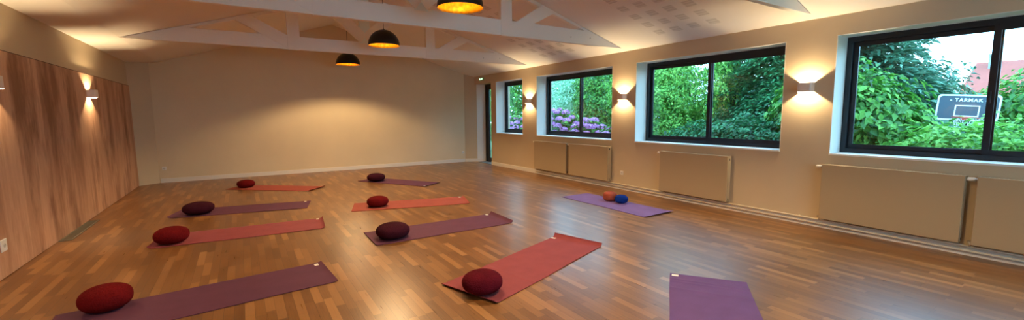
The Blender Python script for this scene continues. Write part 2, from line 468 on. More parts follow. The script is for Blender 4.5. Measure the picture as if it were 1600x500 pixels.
# ------------------------------------------------------------------ roof trusses
def clip(poly, nx, nz, d):
    """keep the side nx*x+nz*z <= d"""
    out = []
    for i in range(len(poly)):
        p, q = poly[i], poly[(i+1) % len(poly)]
        a = nx*p[0]+nz*p[1]-d; b = nx*q[0]+nz*q[1]-d
        if a <= 0: out.append(p)
        if a*b < 0:
            t = a/(a-b); out.append((p[0]+t*(q[0]-p[0]), p[1]+t*(q[1]-p[1])))
    return out
def under(poly, e=.004):
    s = (3.92-2.735)/(RX+1.5)
    poly = clip(poly, -s, 1, 2.735+s*1.5-e)
    poly = clip(poly, .30, 1, H+.30*XR-e)
    return poly
ZC0, ZC1 = 2.728, 2.965
def make_truss(y, label):
    t = thing('roof_truss', label, 'roof truss', (RX, y, ZC0), group='white roof trusses')
    def part(name, poly, y0=0, y1=.075, m='beam'):
        p = under(poly)
        if len(p) < 3: return
        bm = nb(); prism(bm, p, lambda q: (q[0]-RX, y0, q[1]-ZC0), lambda q: (q[0]-RX, y1, q[1]-ZC0))
        return obj(name, bm, M[m], t, bevel=.004)
    part('bottom_chord', [(-1.9, ZC0), (6.25, ZC0), (6.25, ZC1), (-1.9, ZC1)])
    # rafters show about .08 below the ceiling
    s = (3.92-2.735)/(RX+1.5)
    part('rafter', [(-1.0, ceil_z(-1.0)), (RX, 3.92), (RX, 3.92-.09), (-.8, ceil_z(-.8)-.05)], .004, .07)
    part('rafter', [(RX, 3.92), (5.6, ceil_z(5.6)), (5.3, ceil_z(5.3)-.05), (RX, 3.92-.09)], .004, .07)
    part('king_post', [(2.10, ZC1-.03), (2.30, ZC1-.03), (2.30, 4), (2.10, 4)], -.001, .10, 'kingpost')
    part('post', [(.815, ZC0-.006), (1.02, ZC0-.006), (1.02, 4), (.815, 4)], -.006, .08)
    part('post', [(3.487, ZC0-.006), (3.69, ZC0-.006), (3.69, 4), (3.487, 4)], -.006, .08)
    part('brace', [(2.12, 2.955), (2.20, 3.06), (2.20, 3.15), (1.30, 3.99), (.95, 3.96)], -.004, .07)
    part('brace', [(2.28, 2.955), (2.20, 3.06), (2.20, 3.15), (3.10, 3.99), (3.45, 3.96)], -.004, .07)
    part('brace', [(.82, 2.74), (.82, 2.975), (.12, 3.335), (-.25, 3.312)], -.003, .072)
    part('brace', [(3.68, 2.74), (3.68, 2.90), (4.30, 3.295), (4.66, 3.245)], -.003, .072)
    # bolt heads
    for bx_, bz in ((4.9, ZC0+.10), (5.35, ZC0+.12)):
        bm = nb(); tube(bm, [(bx_-RX, -.006, bz-ZC0), (bx_-RX, .01, bz-ZC0)], .012); obj('bolt', bm, M['chrome'], t)
    return t
make_truss(8.85, 'white timber roof truss farthest back, spanning in front of the back wall')
make_truss(5.72, 'white timber roof truss in the middle of the ceiling, behind the largest pendant lamp')
make_truss(2.56, 'nearest white roof truss, only one pointed end showing at the top right')

# ------------------------------------------------------------------ pendant lamps
def make_pendant(x, y, z, label):
    t = thing('pendant_lamp', label, 'pendant lamp', (x, y, z), group='black dome pendant lamps')
    R = .262
    n = 14
    prof = [(R*math.cos(PI/2*i/n), R*1.0*math.sin(PI/2*i/n)) for i in range(n+1)]
    prof[-1] = (0, R)
    bm = nb(); lathe(bm, [(R+.003, -.004), (R+.004, 0)]+[(p[0]*1.012, p[1]*1.012) for p in prof[1:-1]]+[(0, R*1.012)], 56)
    sh = obj('lamp_shade', bm, M['shade'], t, smooth=True)
    bm = nb(); lathe(bm, [(R+.003, -.004), (R-.003, -.004)]+[(p[0]*.985, p[1]*.985) for p in prof[1:-1]]+[(0, R*.985)], 56)
    obj('lining', bm, M['gold'], sh, smooth=True)
    bm = nb(); lathe(bm, [(0, R*1.0), (.016, R*1.0), (.016, R+.012), (.008, R+.022), (0, R+.022)], 24); obj('lamp_cap', bm, M['shade'], t, smooth=True)
    bm = nb(); zt = ceil_z(x)-z
    tube(bm, [(0, 0, R+.02), (0, 0, zt-.02)], .004, 8); obj('cord', bm, M['cord'], t)
    bm = nb(); lathe(bm, [(0, zt-.035), (.05, zt-.035), (.055, zt-.001 - .05*.33), (0, zt-.001-.05*.33)], 24); obj('ceiling_rose', bm, M['shade'], t)
    bm = nb(); lathe(bm, [(0, .105), (.022, .11), (.034, .13), (.034, .15), (.02, .185), (.016, .21), (.016, R*.985), (0, R*.985)], 24)
    obj('light_bulb', bm, M['bulb'], t, smooth=True)
    ld = bpy.data.lights.new('pendant_beam', 'SPOT'); ld.energy = PEND; ld.color = (1, .68, .34)
    ld.spot_size = math.radians(140); ld.spot_blend = .3; ld.shadow_soft_size = .03
    lo = bpy.data.objects.new('pendant_beam', ld); lo.location = (0, 0, .075); link(lo, t)
    return t
PEND = 165
make_pendant(2.18, 10.40, 2.685, 'smallest black dome pendant lamp with gold inside, hanging in front of the back wall')
make_pendant(2.18, 7.48, 2.71, 'middle black dome pendant lamp with gold inside, hanging between two white trusses')
make_pendant(2.20, 4.50, 2.72, 'largest black dome pendant lamp with gold inside, at the top edge of the picture')
make_pendant(2.20, 1.50, 2.72, 'black dome pendant lamp nearest the camera, above the front yoga mats')

# ------------------------------------------------------------------ wall sconces
SC = 40
def make_sconce(x, y, z, side, label):
    """side -1: on the right wall, light body towards -X;  +1: on the left wall"""
    t = thing('wall_sconce', label, 'wall lamp', (x, y, z), 0 if side < 0 else PI, group='up and down wall sconces')
    w, dp, h, th = .082, .105, .060, .003
    bm = nb()
    # bent strap: side, rounded corner, front, rounded corner, side
    path = []
    r = .025
    path.append((0, -w))
    for k in range(7): path.append((-(dp-r)-r*math.sin(PI/2*k/6), -w+r-r*math.cos(PI/2*k/6)))
    for k in range(7): path.append((-(dp-r)-r*math.cos(PI/2*k/6), w-r+r*math.sin(PI/2*k/6)))
    path.append((0, w))
    inner = [((px+th) if px < -dp+.5*r else px, py*(1-th/w)) for px, py in path]
    prism(bm, path+inner[::-1], lambda p: (p[0], p[1], -h), lambda p: (p[0], p[1], h))
    obj('lamp_body', bm, M['sconce'], t)
    bm = nb(); box(bm, -.006, 0, -w+.02, w-.02, -h+.01, h-.01); obj('back_plate', bm, M['sconce'], t)
    bm = nb(); lathe(bm, [(0, -.010), (.010, -.008), (.012, 0), (.010, .008), (0, .010)], 16, (-.020, 0, 0)); obj('light_bulb', bm, M['led'], t, smooth=True)
    ld = bpy.data.lights.new('sconce_glow', 'POINT'); ld.energy = SC; ld.color = (1, .74, .40); ld.shadow_soft_size = .010
    lo = bpy.data.objects.new('sconce_glow', ld); lo.location = (-.055, 0, 0); link(lo, t)
    return t
make_sconce(XR, 2.61, 1.825, -1, 'lit wall sconce on the pier between the two nearest windows')
make_sconce(XR, 5.78, 1.825, -1, 'lit wall sconce between the window with the hydrangeas and the next nearer window')
make_sconce(XR, 8.965, 1.84, -1, 'lit wall sconce farthest back on the window wall, right of the narrow window')
make_sconce(XR, -.60, 1.825, -1, 'lit wall sconce on the window wall beyond the right picture edge')
make_sconce(XL+.022, 9.12, 1.875, 1, 'lit pinkish wall sconce on the wood panelling, the whole lamp in view')
make_sconce(XL+.022, 5.93, 1.84, 1, 'lit wall sconce on the wood panelling cut by the left picture edge')
make_sconce(XL+.022, .40, 1.84, 1, 'lit wall sconce at the near end of the wood panelling beside the camera')
make_sconce(XL+.022, 2.80, 1.84, 1, 'lit wall sconce on the wood panelling beyond the left picture edge')

# ------------------------------------------------------------------ radiators and pipes
def make_radiator(y0, y1, label, knob='far'):
    t = thing('radiator', label, 'radiator', (6.27, (y0+y1)/2, 0), group='white panel radiators')
    a, b = -(y1-y0)/2, (y1-y0)/2
    z0, z1 = .145, .845
    bm = nb(); box(bm, -.11, -.088, a, b, z0, z1); obj('front_panel', bm, M['rad'], t, bevel=.006, seg=3)
    bm = nb(); box(bm, -.032, -.012, a, b, z0, z1); obj('rear_panel', bm, M['rad'], t, bevel=.004)
    bm = nb()
    k = int((b-a)/.03)
    for i in range(k):                                     # convector fins between the panels
        y = a+.02+(b-a-.04)*i/(k-1)
        box(bm, -.086, -.034, y-.001, y+.001, z0+.03, z1-.03)
    obj('convector_fins', bm, M['rad'], t)
    for s, nm in ((a, 'side_cover'), (b, 'side_cover')):
        bm = nb(); y = s-.001 if s > 0 else s+.001
        box(bm, -.088, -.032, y-.004, y+.004, z0+.012, z1-.004)
        sc_ = obj(nm, bm, M['rad'], t)
        for z in (z0+.035, z1-.05):
            bm = nb(); box(bm, -.072, -.052, y-.0052, y+.0052, z-.016, z+.016); obj('slot', bm, M['darkhole'], sc_)
    bm = nb()
    box(bm, -.088, -.080, a, b, z1-.01, z1-.002); box(bm, -.040, -.032, a, b, z1-.01, z1-.002)
    for i in range(k): 
        y = a+.01+(b-a-.02)*i/(k-1); box(bm, -.080, -.040, y-.004, y+.004, z1-.009, z1-.003)
    obj('top_grille', bm, M['rad'], t)
    # thermostatic valve at the far upper corner and its pipe
    bm = nb(); tube(bm, [(-.06, b, z1-.035), (-.06, b+.022, z1-.035)], .012); obj('valve', bm, M['chrome'], t, smooth=True)
    bm = nb(); tube(bm, [(-.06, b+.020, z1-.035), (-.06, b+.03, z1-.035), (-.06, b+.075, z1-.035), (-.06, b+.08, z1-.035)], [.018, .021, .019, .014], 20); obj('thermostat_knob', bm, M['plastic'], t, smooth=True)
    bm = nb(); tube(bm, [(-.06, b+.012, z0+.02), (-.06, b+.012, z0-.03), (-.06, b+.012, .122)], .008); tube(bm, [(-.06, b-.002, z0+.02), (-.06, b+.03, z0+.02)], .013)
    obj('return_valve', bm, M['chrome'], t, smooth=True)
    for yy in (a+.15, b-.15):
        bm = nb(); box(bm, -.014, .0285, yy-.015, yy+.015, z0+.08, z1-.08); obj('wall_bracket', bm, M['rad'], t)
    return t
make_radiator(7.34, 8.58, 'white panel radiator farthest back, left one of the pair under the hydrangea window')
make_radiator(6.04, 7.25, 'white panel radiator, right one of the pair under the hydrangea window')
make_radiator(3.56, 4.79, 'single white panel radiator under the second nearest window')
make_radiator(1.07, 2.33, 'wide white panel radiator under the left part of the nearest window')
make_radiator(-.27, .985, 'white panel radiator cut off by the right picture edge')
def pipe(y0, y1, z, x, label):
    bm = nb(); tube(bm, [(x, y0, z), (x, y1, z)], .011, 14)
    o = obj('heating_pipe', bm, M['pipe'], smooth=True); tag(o, label, 'pipe', 'heating pipes along the window wall'); return o
p1 = pipe(YF, 8.62, .112, 6.245, 'upper cream heating pipe running along the foot of the window wall')
p2 = pipe(YF, 8.62, .060, 6.245, 'lower cream heating pipe running along the foot of the window wall')
for pp in (p1, p2):
    z = .112 if pp is p1 else .060
    for y in (0.6, 2.6, 5.6, 8.3):
        bm = nb(); box(bm, 6.245, 6.30, y-.008, y+.008, z-.004, z+.004); obj('pipe_clip', bm, M['plastic'], pp)

# sockets
def socket(x, y, z, nrm, label, w=.08):
    t = thing('power_socket', label, 'socket', (x, y, z), {'-x': 0, '+x': PI, '-y': PI/2}[nrm], group='white power sockets')
    bm = nb(); box(bm, -.011, 0, -w/2, w/2, -w/2, w/2); obj('cover_plate', bm, M['plastic'], t, bevel=.004)
    bm = nb(); lathe(bm, [(0, 0), (.021, 0), (.021, .0035), (0, .0035)], 24)
    bmesh.ops.rotate(bm, verts=bm.verts, matrix=Matrix.Rotation(-PI/2, 3, 'Y')); bmesh.ops.translate(bm, verts=bm.verts, vec=(-.011, 0, 0))
    o = obj('socket_face', bm, mat('socket_face_grey', (.62, .60, .57, 1), .4), t)
    for s in (-1, 1):
        bm = nb(); box(bm, -.0158, -.0142, s*.0095-.0025, s*.0095+.0025, -.0025, .0025); obj('pin_hole', bm, M['darkhole'], t)
    return t
socket(XR, 5.78, .335, '-x', 'white socket low on the window wall between two radiators')
socket(-1.55, by(-1.55), .33, '-y', 'small socket low at the left end of the back wall')
socket(5.94, by(5.94), .31, '-y', 'small socket low at the right end of the back wall near the door')
socket(XL+.022, 5.86, .308, '+x', 'white socket low on the wood panelling at the left picture edge', .115)

# emergency exit light above the door
t = thing('exit_sign', 'small green and white emergency light on the wall above the door', 'exit sign', (XR, 11.47, 2.585))
bm = nb(); box(bm, -.045, 0, -.13, .13, -.045, .045); obj('housing', bm, mat('exit_green', lin((150, 190, 150)), .4), t, bevel=.006)
for s in (-1, 1):
    bm = nb(); lathe(bm, [(0, 0), (.026, 0), (.026, .006), (0, .006)], 16)
    bmesh.ops.rotate(bm, verts=bm.verts, matrix=Matrix.Rotation(-PI/2, 3, 'Y')); bmesh.ops.translate(bm, verts=bm.verts, vec=(-.045, s*.06, 0))
    obj('lamp_lens', bm, M['exitglow'], t)

# floor grille
t = thing('floor_grille', 'grey slatted air grille set in the floor at the foot of the wood panelling', 'floor grille', (XL+.085, 7.80, 0))
bm = nb()
for s in (-1, 1): box(bm, s*.055-.006, s*.055+.006, -.60, .60, 0, .008)
for s in (-1, 1): box(bm, -.061, .061, s*.60-.006, s*.60+.006, 0, .008)
obj('grille_frame', bm, M['grille'], t)
bm = nb()
for i in range(7): box(bm, -.045+i*.015-.0035, -.045+i*.015+.0035, -.594, .594, .001, .007)
obj('slats', bm, M['grille'], t)
bm = nb(); box(bm, -.05, .05, -.594, .594, .0003, .0012); obj('duct_opening', bm, M['darkhole'], t)

# ------------------------------------------------------------------ yoga mats
def make_mat(p, q, mkey, label, curl=(.0, .0), tagpos=True, waves=(), w=.635, Ln=1.90, seed=0):
    """near long edge starts at p towards q; the mat lies to the left of that direction"""
    d_ = Vector((q[0]-p[0], q[1]-p[1])).normalized(); ang = math.atan2(d_.y, d_.x)
    # anchored on q, the better measured corner, when waves empty
    t = thing('yoga_mat', label, 'yoga mat', (p[0], p[1], 0), ang, group='yoga mats on the parquet')
    rnd = random.Random(seed)
    nx, ny = 114, 10; th = .005
    ph = rnd.random()*6
    def top(u, v):
        x = u*Ln; y = v*w; z = th+.0012
        z += .0012*(1+math.sin(x*5+ph+v*2))
        e0 = max(0, 1-x/.08); e1 = max(0, 1-(Ln-x)/.075)
        z += curl[0]*e0**2*(1-.35*v) + curl[1]*e1**2*(.75+.25*v)
        for (wx, wa, ws) in waves: z += wa*math.exp(-((x-wx-.05*v)/ws)**2)
        x -= .6*curl[1]*e1**2 - .6*curl[0]*e0**2
        y += .003*math.sin(3*u*PI+ph)
        return (x, y, z)
    bm = nb()
    T = [[bm.verts.new(top(i/nx, j/ny)) for j in range(ny+1)] for i in range(nx+1)]
    B = [[bm.verts.new((v.co.x, v.co.y, max(.0006, v.co.z-th))) for v in r] for r in T]
    for i in range(nx):
        for j in range(ny):
            bm.faces.new([T[i][j], T[i+1][j], T[i+1][j+1], T[i][j+1]]); bm.faces.new([B[i][j+1], B[i+1][j+1], B[i+1][j], B[i][j]])
        bm.faces.new([B[i][0], B[i+1][0], T[i+1][0], T[i][0]]); bm.faces.new([T[i][ny], T[i+1][ny], B[i+1][ny], B[i][ny]])
    for j in range(ny):
        bm.faces.new([T[0][j], T[0][j+1], B[0][j+1], B[0][j]]); bm.faces.new([B[nx][j], B[nx][j+1], T[nx][j+1], T[nx][j]])
    obj('mat_sheet', bm, M[mkey], t, smooth=False)
    if tagpos:
        u0, v0 = tagpos if isinstance(tagpos, tuple) else (.955, .93)
        bm = nb(); du, dv = .020, .045
        q_ = [top(u0-du/2, v0-dv), top(u0+du/2, v0-dv), top(u0+du/2, v0+dv), top(u0-du/2, v0+dv)]
        lo = [bm.verts.new((a, b, c+.0006)) for a, b, c in q_]; hi = [bm.verts.new((a, b, c+.0016)) for a, b, c in q_]
        bm.faces.new(lo[::-1]); bm.faces.new(hi)
        for k in range(4): bm.faces.new([lo[k], lo[(k+1) % 4], hi[(k+1) % 4], hi[k]])
        obj('label_tag', bm, M['tag'], t)
    return t
def back_from(q, p, L=1.9):
    d_ = Vector((q[0]-p[0], q[1]-p[1])).normalized(); s = Vector(q)-d_*L; return (s.x, s.y)
A1 = (.66, 3.97); A0 = back_from(A1, (-.52, 3.88))
make_mat(A0, A1, 'mat_plum', 'dark plum yoga mat nearest the camera on the left, under the nearest red ball cushion', (.0, .012), (.965, .9), seed=1)
make_mat((-1.01, 6.19), (.89, 6.0), 'mat_red', 'rose red yoga mat on the left, second nearest of the left row', (.024, .030), seed=2)
make_mat((-1.03, 7.93), (.87, 7.51), 'mat_plum', 'plum yoga mat on the left under a dark plum ball cushion', (.02, .0), seed=3)
make_mat((-.36, 10.45), (1.07, 9.21), 'mat_orange', 'brick red yoga mat farthest back on the left, lying aslant near the back wall', (.0, .02), None, w=.56, seed=4)
make_mat((1.22, 4.84), (3.11, 4.81), 'mat_plum', 'plum yoga mat in the middle of the floor with its right end curled', (.010, .040), (.94, .95), seed=5)
make_mat((1.37, 6.83), (3.16, 6.31), 'mat_orange', 'salmon red yoga mat in the middle, second from the back wall', (.006, .016), (.955, .93), seed=6)
make_mat((2.17, 9.97), (3.21, 8.34), 'mat_plum', 'plum yoga mat farthest back in the middle, lying aslant near the back wall', (.004, .012), (.97, .08), w=.57, seed=7)
make_mat((1.60, 2.76), (3.39, 3.38), 'mat_red', 'large crimson yoga mat in the foreground with creases and an upturned far edge', (.018, .046), (.945, .95), waves=((.55, .004, .02),), seed=8)
make_mat((4.83, 5.86), (4.84, 3.97), 'mat_lav', 'lavender yoga mat beside the radiators with two small cushions on it', (.0, .018), None, seed=9)
make_mat((3.30, 2.41), (2.54, 1.85), 'mat_purple', 'purple yoga mat cut by the bottom picture edge, wrinkled across its far end', (.004, .0), (.02, .07), waves=((.13, .007, .02), (.18, .005, .018), (.34, .005, .025)), seed=10)

# ------------------------------------------------------------------ ball cushions
def make_cushion(x, y, r, h, mkey, label, z=.010, group='woollen ball cushions', sq=1.0, seed=0, name='ball_cushion', pw=2.3):
    rnd = random.Random(seed)
    bm = nb(); n, k = 56, 30
    a1, a2 = rnd.random()*6, rnd.random()*6
    rings = []
    for i in range(k+1):
        f = -PI/2+PI*i/k
        c, s = math.cos(f), math.sin(f)
        rr = abs(c)**(2/pw); zz = math.copysign(abs(s)**(2/pw), s)
        if zz < 0: zz = max(zz, -.93)
        row = []
        for j in range(n):
            th = 2*PI*j/n
            q = 1+.012*math.sin(2*th+a1)+.008*math.sin(3*th+a2+zz*2)
            row.append(((rr*r*q*math.cos(th)), (rr*r*q*math.sin(th)*sq), h/2*(zz+.93)/(1.93)*2))
        rings.append(row)
    bot = bm.verts.new((0, 0, 0)); top_ = bm.verts.new((0, 0, h))
    V = [[bm.verts.new(p) for p in row] for row in rings[1:-1]]
    for a, b in zip(V, V[1:]):
        for j in range(n): bm.faces.new([a[j], a[(j+1) % n], b[(j+1) % n], b[j]])
    for j in range(n):
        bm.faces.new([bot, V[0][(j+1) % n], V[0][j]]); bm.faces.new([top_, V[-1][j], V[-1][(j+1) % n]])
    o = obj(name, bm, M[mkey], smooth=True); o.location = (x, y, z); o.rotation_euler = (0, 0, rnd.random()*3)
    tag(o, label, 'cushion', group); return o
make_cushion(-.977, 4.385, .163, .190, 'knit_red', 'red round woollen cushion nearest the camera at the lower left, on a plum mat', seed=1)
make_cushion(-.782, 6.333, .176, .190, 'knit_red', 'red round woollen cushion on the rose red mat of the left row', seed=2)
make_cushion(-.639, 8.042, .209, .180, 'knit_plum', 'dark plum round woollen cushion on the plum mat of the left row', z=.009, seed=3)
make_cushion(.009, 10.505, .171, .160, 'knit_red', 'small looking dark red cushion farthest back on the left', z=.009, seed=4)
make_cushion(1.491, 5.056, .205, .178, 'knit_plum', 'dark plum round woollen cushion on the plum mat in the middle of the floor', z=.009, seed=5)
make_cushion(1.824, 6.973, .172, .170, 'knit_red', 'red round woollen cushion on the salmon red mat in the middle', z=.009, seed=6)
make_cushion(2.54, 9.763, .204, .174, 'knit_plum', 'dark plum cushion farthest back in the middle, near the back wall', z=.009, seed=7)
make_cushion(1.633, 3.027, .173, .170, 'knit_wine', 'wine red round woollen cushion on the large crimson mat in the foreground', z=.016, seed=8)
make_cushion(5.295, 5.12, .118, .152, 'knit_terra', 'small terracotta cushion on the lavender mat beside a blue one', z=.009, group='small cushions on the lavender mat', seed=9, pw=3.0)
make_cushion(5.297, 4.865, .112, .138, 'knit_blue', 'small bright blue ball cushion on the lavender mat', z=.009, group='small cushions on the lavender mat', seed=10)

# ------------------------------------------------------------------ garden
bm = nb(); box(bm, XO, 60, -30, 60, -.25, -.05); o = obj('ground', bm, M['lawn']); o['kind'] = 'structure'

def leaf_mesh(name, P, N, U, S, W, mat_, parent=None, fold=.18):
    """P centre, N normal, U long axis, S length, W width: folded six-point leaves"""
    n = len(P)
    N = N/np.linalg.norm(N, axis=1, keepdims=True)
    U = U-N*np.sum(U*N, axis=1, keepdims=True); U /= np.linalg.norm(U, axis=1, keepdims=True)+1e-9
    B = np.cross(N, U)
    S = S[:, None]; W = W[:, None]
    v0 = P-U*S*.5; v1 = P+U*S*.5-N*S*.12
    v2 = P-U*S*.08+B*W*.5+N*W*fold; v3 = P-U*S*.08-B*W*.5+N*W*fold
    V = np.stack([v0, v2, v1, v3], 1).reshape(-1, 3).astype(np.float32)
    idx = np.arange(n)*4
    F = np.stack([idx, idx+1, idx+2, idx, idx+2, idx+3], 1).reshape(-1, 3)
    me = bpy.data.meshes.new(name)
    me.vertices.add(len(V)); me.vertices.foreach_set('co', V.ravel())
    me.loops.add(F.size); me.loops.foreach_set('vertex_index', F.ravel().astype(np.int32))
    me.polygons.add(len(F)); me.polygons.foreach_set('loop_start', np.arange(0, F.size, 3, dtype=np.int32))
    me.update(calc_edges=True); me.validate()
    me.materials.append(mat_)
    o = bpy.data.objects.new(name, me); link(o, parent); return o

def rvec(rg, n):
    v = rg.normal(size=(n, 3)); return v/np.linalg.norm(v, axis=1, keepdims=True)

def crown(name, rg, blobs, n, leaf, mat_, parent, droop=.3, shell=.62, aspect=.5):
    """leaves on a union of bumpy ellipsoid blobs (cx,cy,cz,rx,ry,rz), local coordinates"""
    vol = np.array([b[3]*b[4]+b[4]*b[5]+b[3]*b[5] for b in blobs]); vol = vol/vol.sum()
    Ps, Ns = [], []
    for b, f in zip(blobs, vol):
        k = int(n*f)
        d_ = rvec(rg, k)
        bump = 1+.13*np.sin(d_[:, 0]*7+b[0]*3)*np.sin(d_[:, 1]*6+b[1]*5)+.10*np.sin(d_[:, 2]*11+d_[:, 0]*9)
        r = (shell+(1-shell)*rg.random(k)**.6)*bump
        p = d_*r[:, None]*np.array(b[3:6])+np.array(b[:3])
        Ps.append(p); Ns.append(d_/np.array(b[3:6]))
    P = np.concatenate(Ps); N = np.concatenate(Ns); N /= np.linalg.norm(N, axis=1, keepdims=True)
    keep = P[:, 2] > .02; P, N = P[keep], N[keep]; k = len(P)
    U = rvec(rg, k)*.8+N*.5+np.array([0, 0, -droop*2])
    N2 = N*.7+rvec(rg, k)*.55+np.array([0, 0, .6])
    S = leaf*(.6+.8*rg.random(k))
    return leaf_mesh(name, P, N2, U, S, S*aspect, mat_, parent)

def stems(rg, parent, pts, r0=.03):
    bm = nb()
    for p in pts:
        base = Vector((p[0]*.15, p[1]*.15, -.05)); tip = Vector(p)
        mid = (base+tip)/2+Vector((rg.normal()*.06, rg.normal()*.06, .05))
        tube(bm, [base, mid, tip], [r0, r0*.7, r0*.3], 7)
    return obj('stem', bm, M['bark'], parent, smooth=True)

def shrub(name, label, cat, x, y, blobs, n, leaf, mkey, seed, group=None, droop=.3, aspect=.5, shell=.62):
    rg = np.random.default_rng(seed)
    t = thing(name, label, cat, (x, y, -.05), group=group)
    crown('foliage', rg, blobs, n, leaf, M[mkey], t, droop, shell, aspect)
    stems(rg, t, [(b[0], b[1], b[2]) for b in blobs], .035)
    return t

def conifer(name, label, x, y, h, r, n_br, seed, mkey='leaf_con', z0=.3, needle=.10, per=90, group=None):
    rg = np.random.default_rng(seed)
    t = thing(name, label, 'conifer tree', (x, y, -.05), group=group)
    P, U, N = [], [], []
    for i in range(n_br):
        f = (i+.5)/n_br
        z = z0+(h-z0)*f
        L_ = r*(1-f)**.75*(.8+.4*rg.random())+.15
        a = rg.random()*2*PI
        dirh = np.array([math.cos(a), math.sin(a), 0])
        s = rg.random(per)**.7
        side = np.array([-dirh[1], dirh[0], 0])
        spread = rg.normal(size=per)*.16*L_*(1.1-s*.6)
        p = np.array([0, 0, z])+dirh*(s*L_)[:, None]+side*spread[:, None]
        p[:, 2] += .18*L_*s-.42*L_*s**2-np.abs(spread)*.45-rg.random(per)*.10*L_
        P.append(p); U.append(dirh*.7+side*np.sign(spread)[:, None]*.5+rvec(rg, per)*.35+np.array([0, 0, -.55])); N.append(np.array([0, 0, 1])+rvec(rg, per)*.5)
    P, U, N = map(np.concatenate, (P, U, N))
    keep = P[:, 2] > .03; P, U, N = P[keep], U[keep], N[keep]
    S = needle*(.7+.8*rg.random(len(P)))
    leaf_mesh('foliage', P, N, U, S, S*.34, M[mkey], t)
    bm = nb(); tube(bm, [(0, 0, -.1), (0, 0, h*.5), (0, 0, h*.97)], [.16, .10, .02], 10); obj('trunk', bm, M['bark'], t, smooth=True)
    return t

# window 4 (nearest): creeper-like shrub on the left, hedge below, conifer behind
shrub('broadleaf_shrub', 'big bushy shrub with drooping light green leaves filling the left of the nearest window', 'shrub', 9.3, 3.25,
      [(0, 0, 1.1, 1.0, 1.15, 1.25), (.1, -.6, .8, .7, .8, 1.0), (-.2, .3, 1.55, .7, .8, .75), (.3, -1.0, .6, .5, .6, .72)], 15000, .14, 'leaf_mid', 11, droop=.55, aspect=.55)
shrub('hedge_shrub', 'low bright green shrub below the basketball backboard', 'shrub', 8.7, 1.45,
      [(0, 0, .62, .75, 1.0, .80), (.2, -1.0, .55, .7, .9, .80), (.1, .7, .55, .6, .6, .72)], 12000, .11, 'leaf_light', 12, aspect=.45)
shrub('hedge_shrub', 'green shrub at the lower right corner of the nearest window', 'shrub', 9.4, -.3,
      [(0, 0, .6, .9, 1.1, 1.0), (0, -1.5, .6, .9, 1.2, 1.1)], 9000, .13, 'leaf_mid', 13, aspect=.45)
conifer('conifer_tree', 'tall blue green conifer with drooping branches against the white sky in the nearest window', 13.8, 4.9, 7.0, 2.6, 300, 14, per=170, needle=.19)
shrub('garden_tree', 'rounded tree in front of the red roofed house, left of the basketball backboard', 'tree', 15.5, 4.2,
      [(0, 0, 1.7, 1.2, 1.5, 1.5), (0, -.5, 1.0, 1.2, 1.2, 1.0), (-.5, .8, 1.6, 1.3, 1.2, 1.4)], 9000, .17, 'leaf_con', 15)
shrub('garden_tree', 'leafy tree right of the basketball backboard, below the red roof', 'tree', 19.5, 1.6,
      [(0, 0, 1.5, 1.5, 1.6, 1.5), (0, -2.2, 1.6, 1.5, 1.7, 1.5), (0, 1.6, 1.2, 1.2, 1.3, 1.0)], 9000, .2, 'leaf_mid', 16)
# window 3
shrub('leafy_tree', 'yellow green leafy tree in the left half of the second nearest window', 'tree', 9.6, 7.4,
      [(0, 0, 1.6, 1.0, 1.1, 1.6), (.3, -.7, 2.3, .9, 1.0, 1.1), (.2, .8, 2.3, 1.0, 1.1, 1.2), (-.3, -.3, .8, .7, .9, .8)], 26000, .085, 'leaf_light', 21, aspect=.45)
conifer('conifer_tree', 'dense dark conifer with hanging sprays in the right half of the second nearest window', 10.8, 5.1, 5.2, 1.9, 300, 22, 'leaf_dark', .4, .13, 110)
shrub('laurel_shrub', 'dense low shrub with dark glossy leaves below the conifer', 'shrub', 8.7, 4.75,
      [(0, 0, .65, .7, 1.1, .85), (.1, 1.1, .55, .65, .9, .8), (.2, -.9, .75, .6, .5, .8)], 13000, .105, 'leaf_dark', 23, droop=.4)
conifer('conifer_tree', 'tall conifer standing behind the yellow green leafy tree', 13.6, 10.4, 4.6, 1.9, 240, 24, 'leaf_con', .3, .17, 100)
conifer('conifer_tree', 'dark conifer filling the gap between the leafy tree and the dense conifer', 13.4, 7.6, 4.8, 1.7, 240, 25, 'leaf_dark', .3, .17, 100)
# windows 2 and 1
shrub('pale_tree', 'pale green tree behind the hydrangeas in the left half of their window', 'tree', 10.8, 12.6,
      [(0, 0, 1.6, 1.3, 1.4, 1.5), (.3, .8, 2.3, 1.2, 1.3, 1.2), (-.2, -1.0, 2.2, 1.0, 1.1, 1.2)], 12000, .10, 'leaf_pale', 31)
shrub('leafy_tree', 'mid green tree behind the hydrangeas in the right half of their window', 'tree', 10.3, 10.3,
      [(0, 0, 1.5, 1.0, 1.1, 1.5), (.2, .4, 2.3, 1.0, 1.1, 1.2)], 15000, .095, 'leaf_mid', 32)
shrub('leafy_tree', 'green tree seen through the narrow far window', 'tree', 10.0, 15.6,
      [(0, 0, 1.6, 1.3, 1.5, 1.6), (0, .3, 2.4, 1.2, 1.4, 1.3)], 13000, .12, 'leaf_mid', 33)
shrub('pale_tree', 'blurred pale tree rising behind the other trees at the far end of the garden', 'tree', 15.0, 15.5,
      [(0, 0, 2.0, 2.0, 2.2, 2.1), (0, 2.5, 2.0, 2.0, 2.4, 2.0)], 9000, .2, 'leaf_pale', 34)

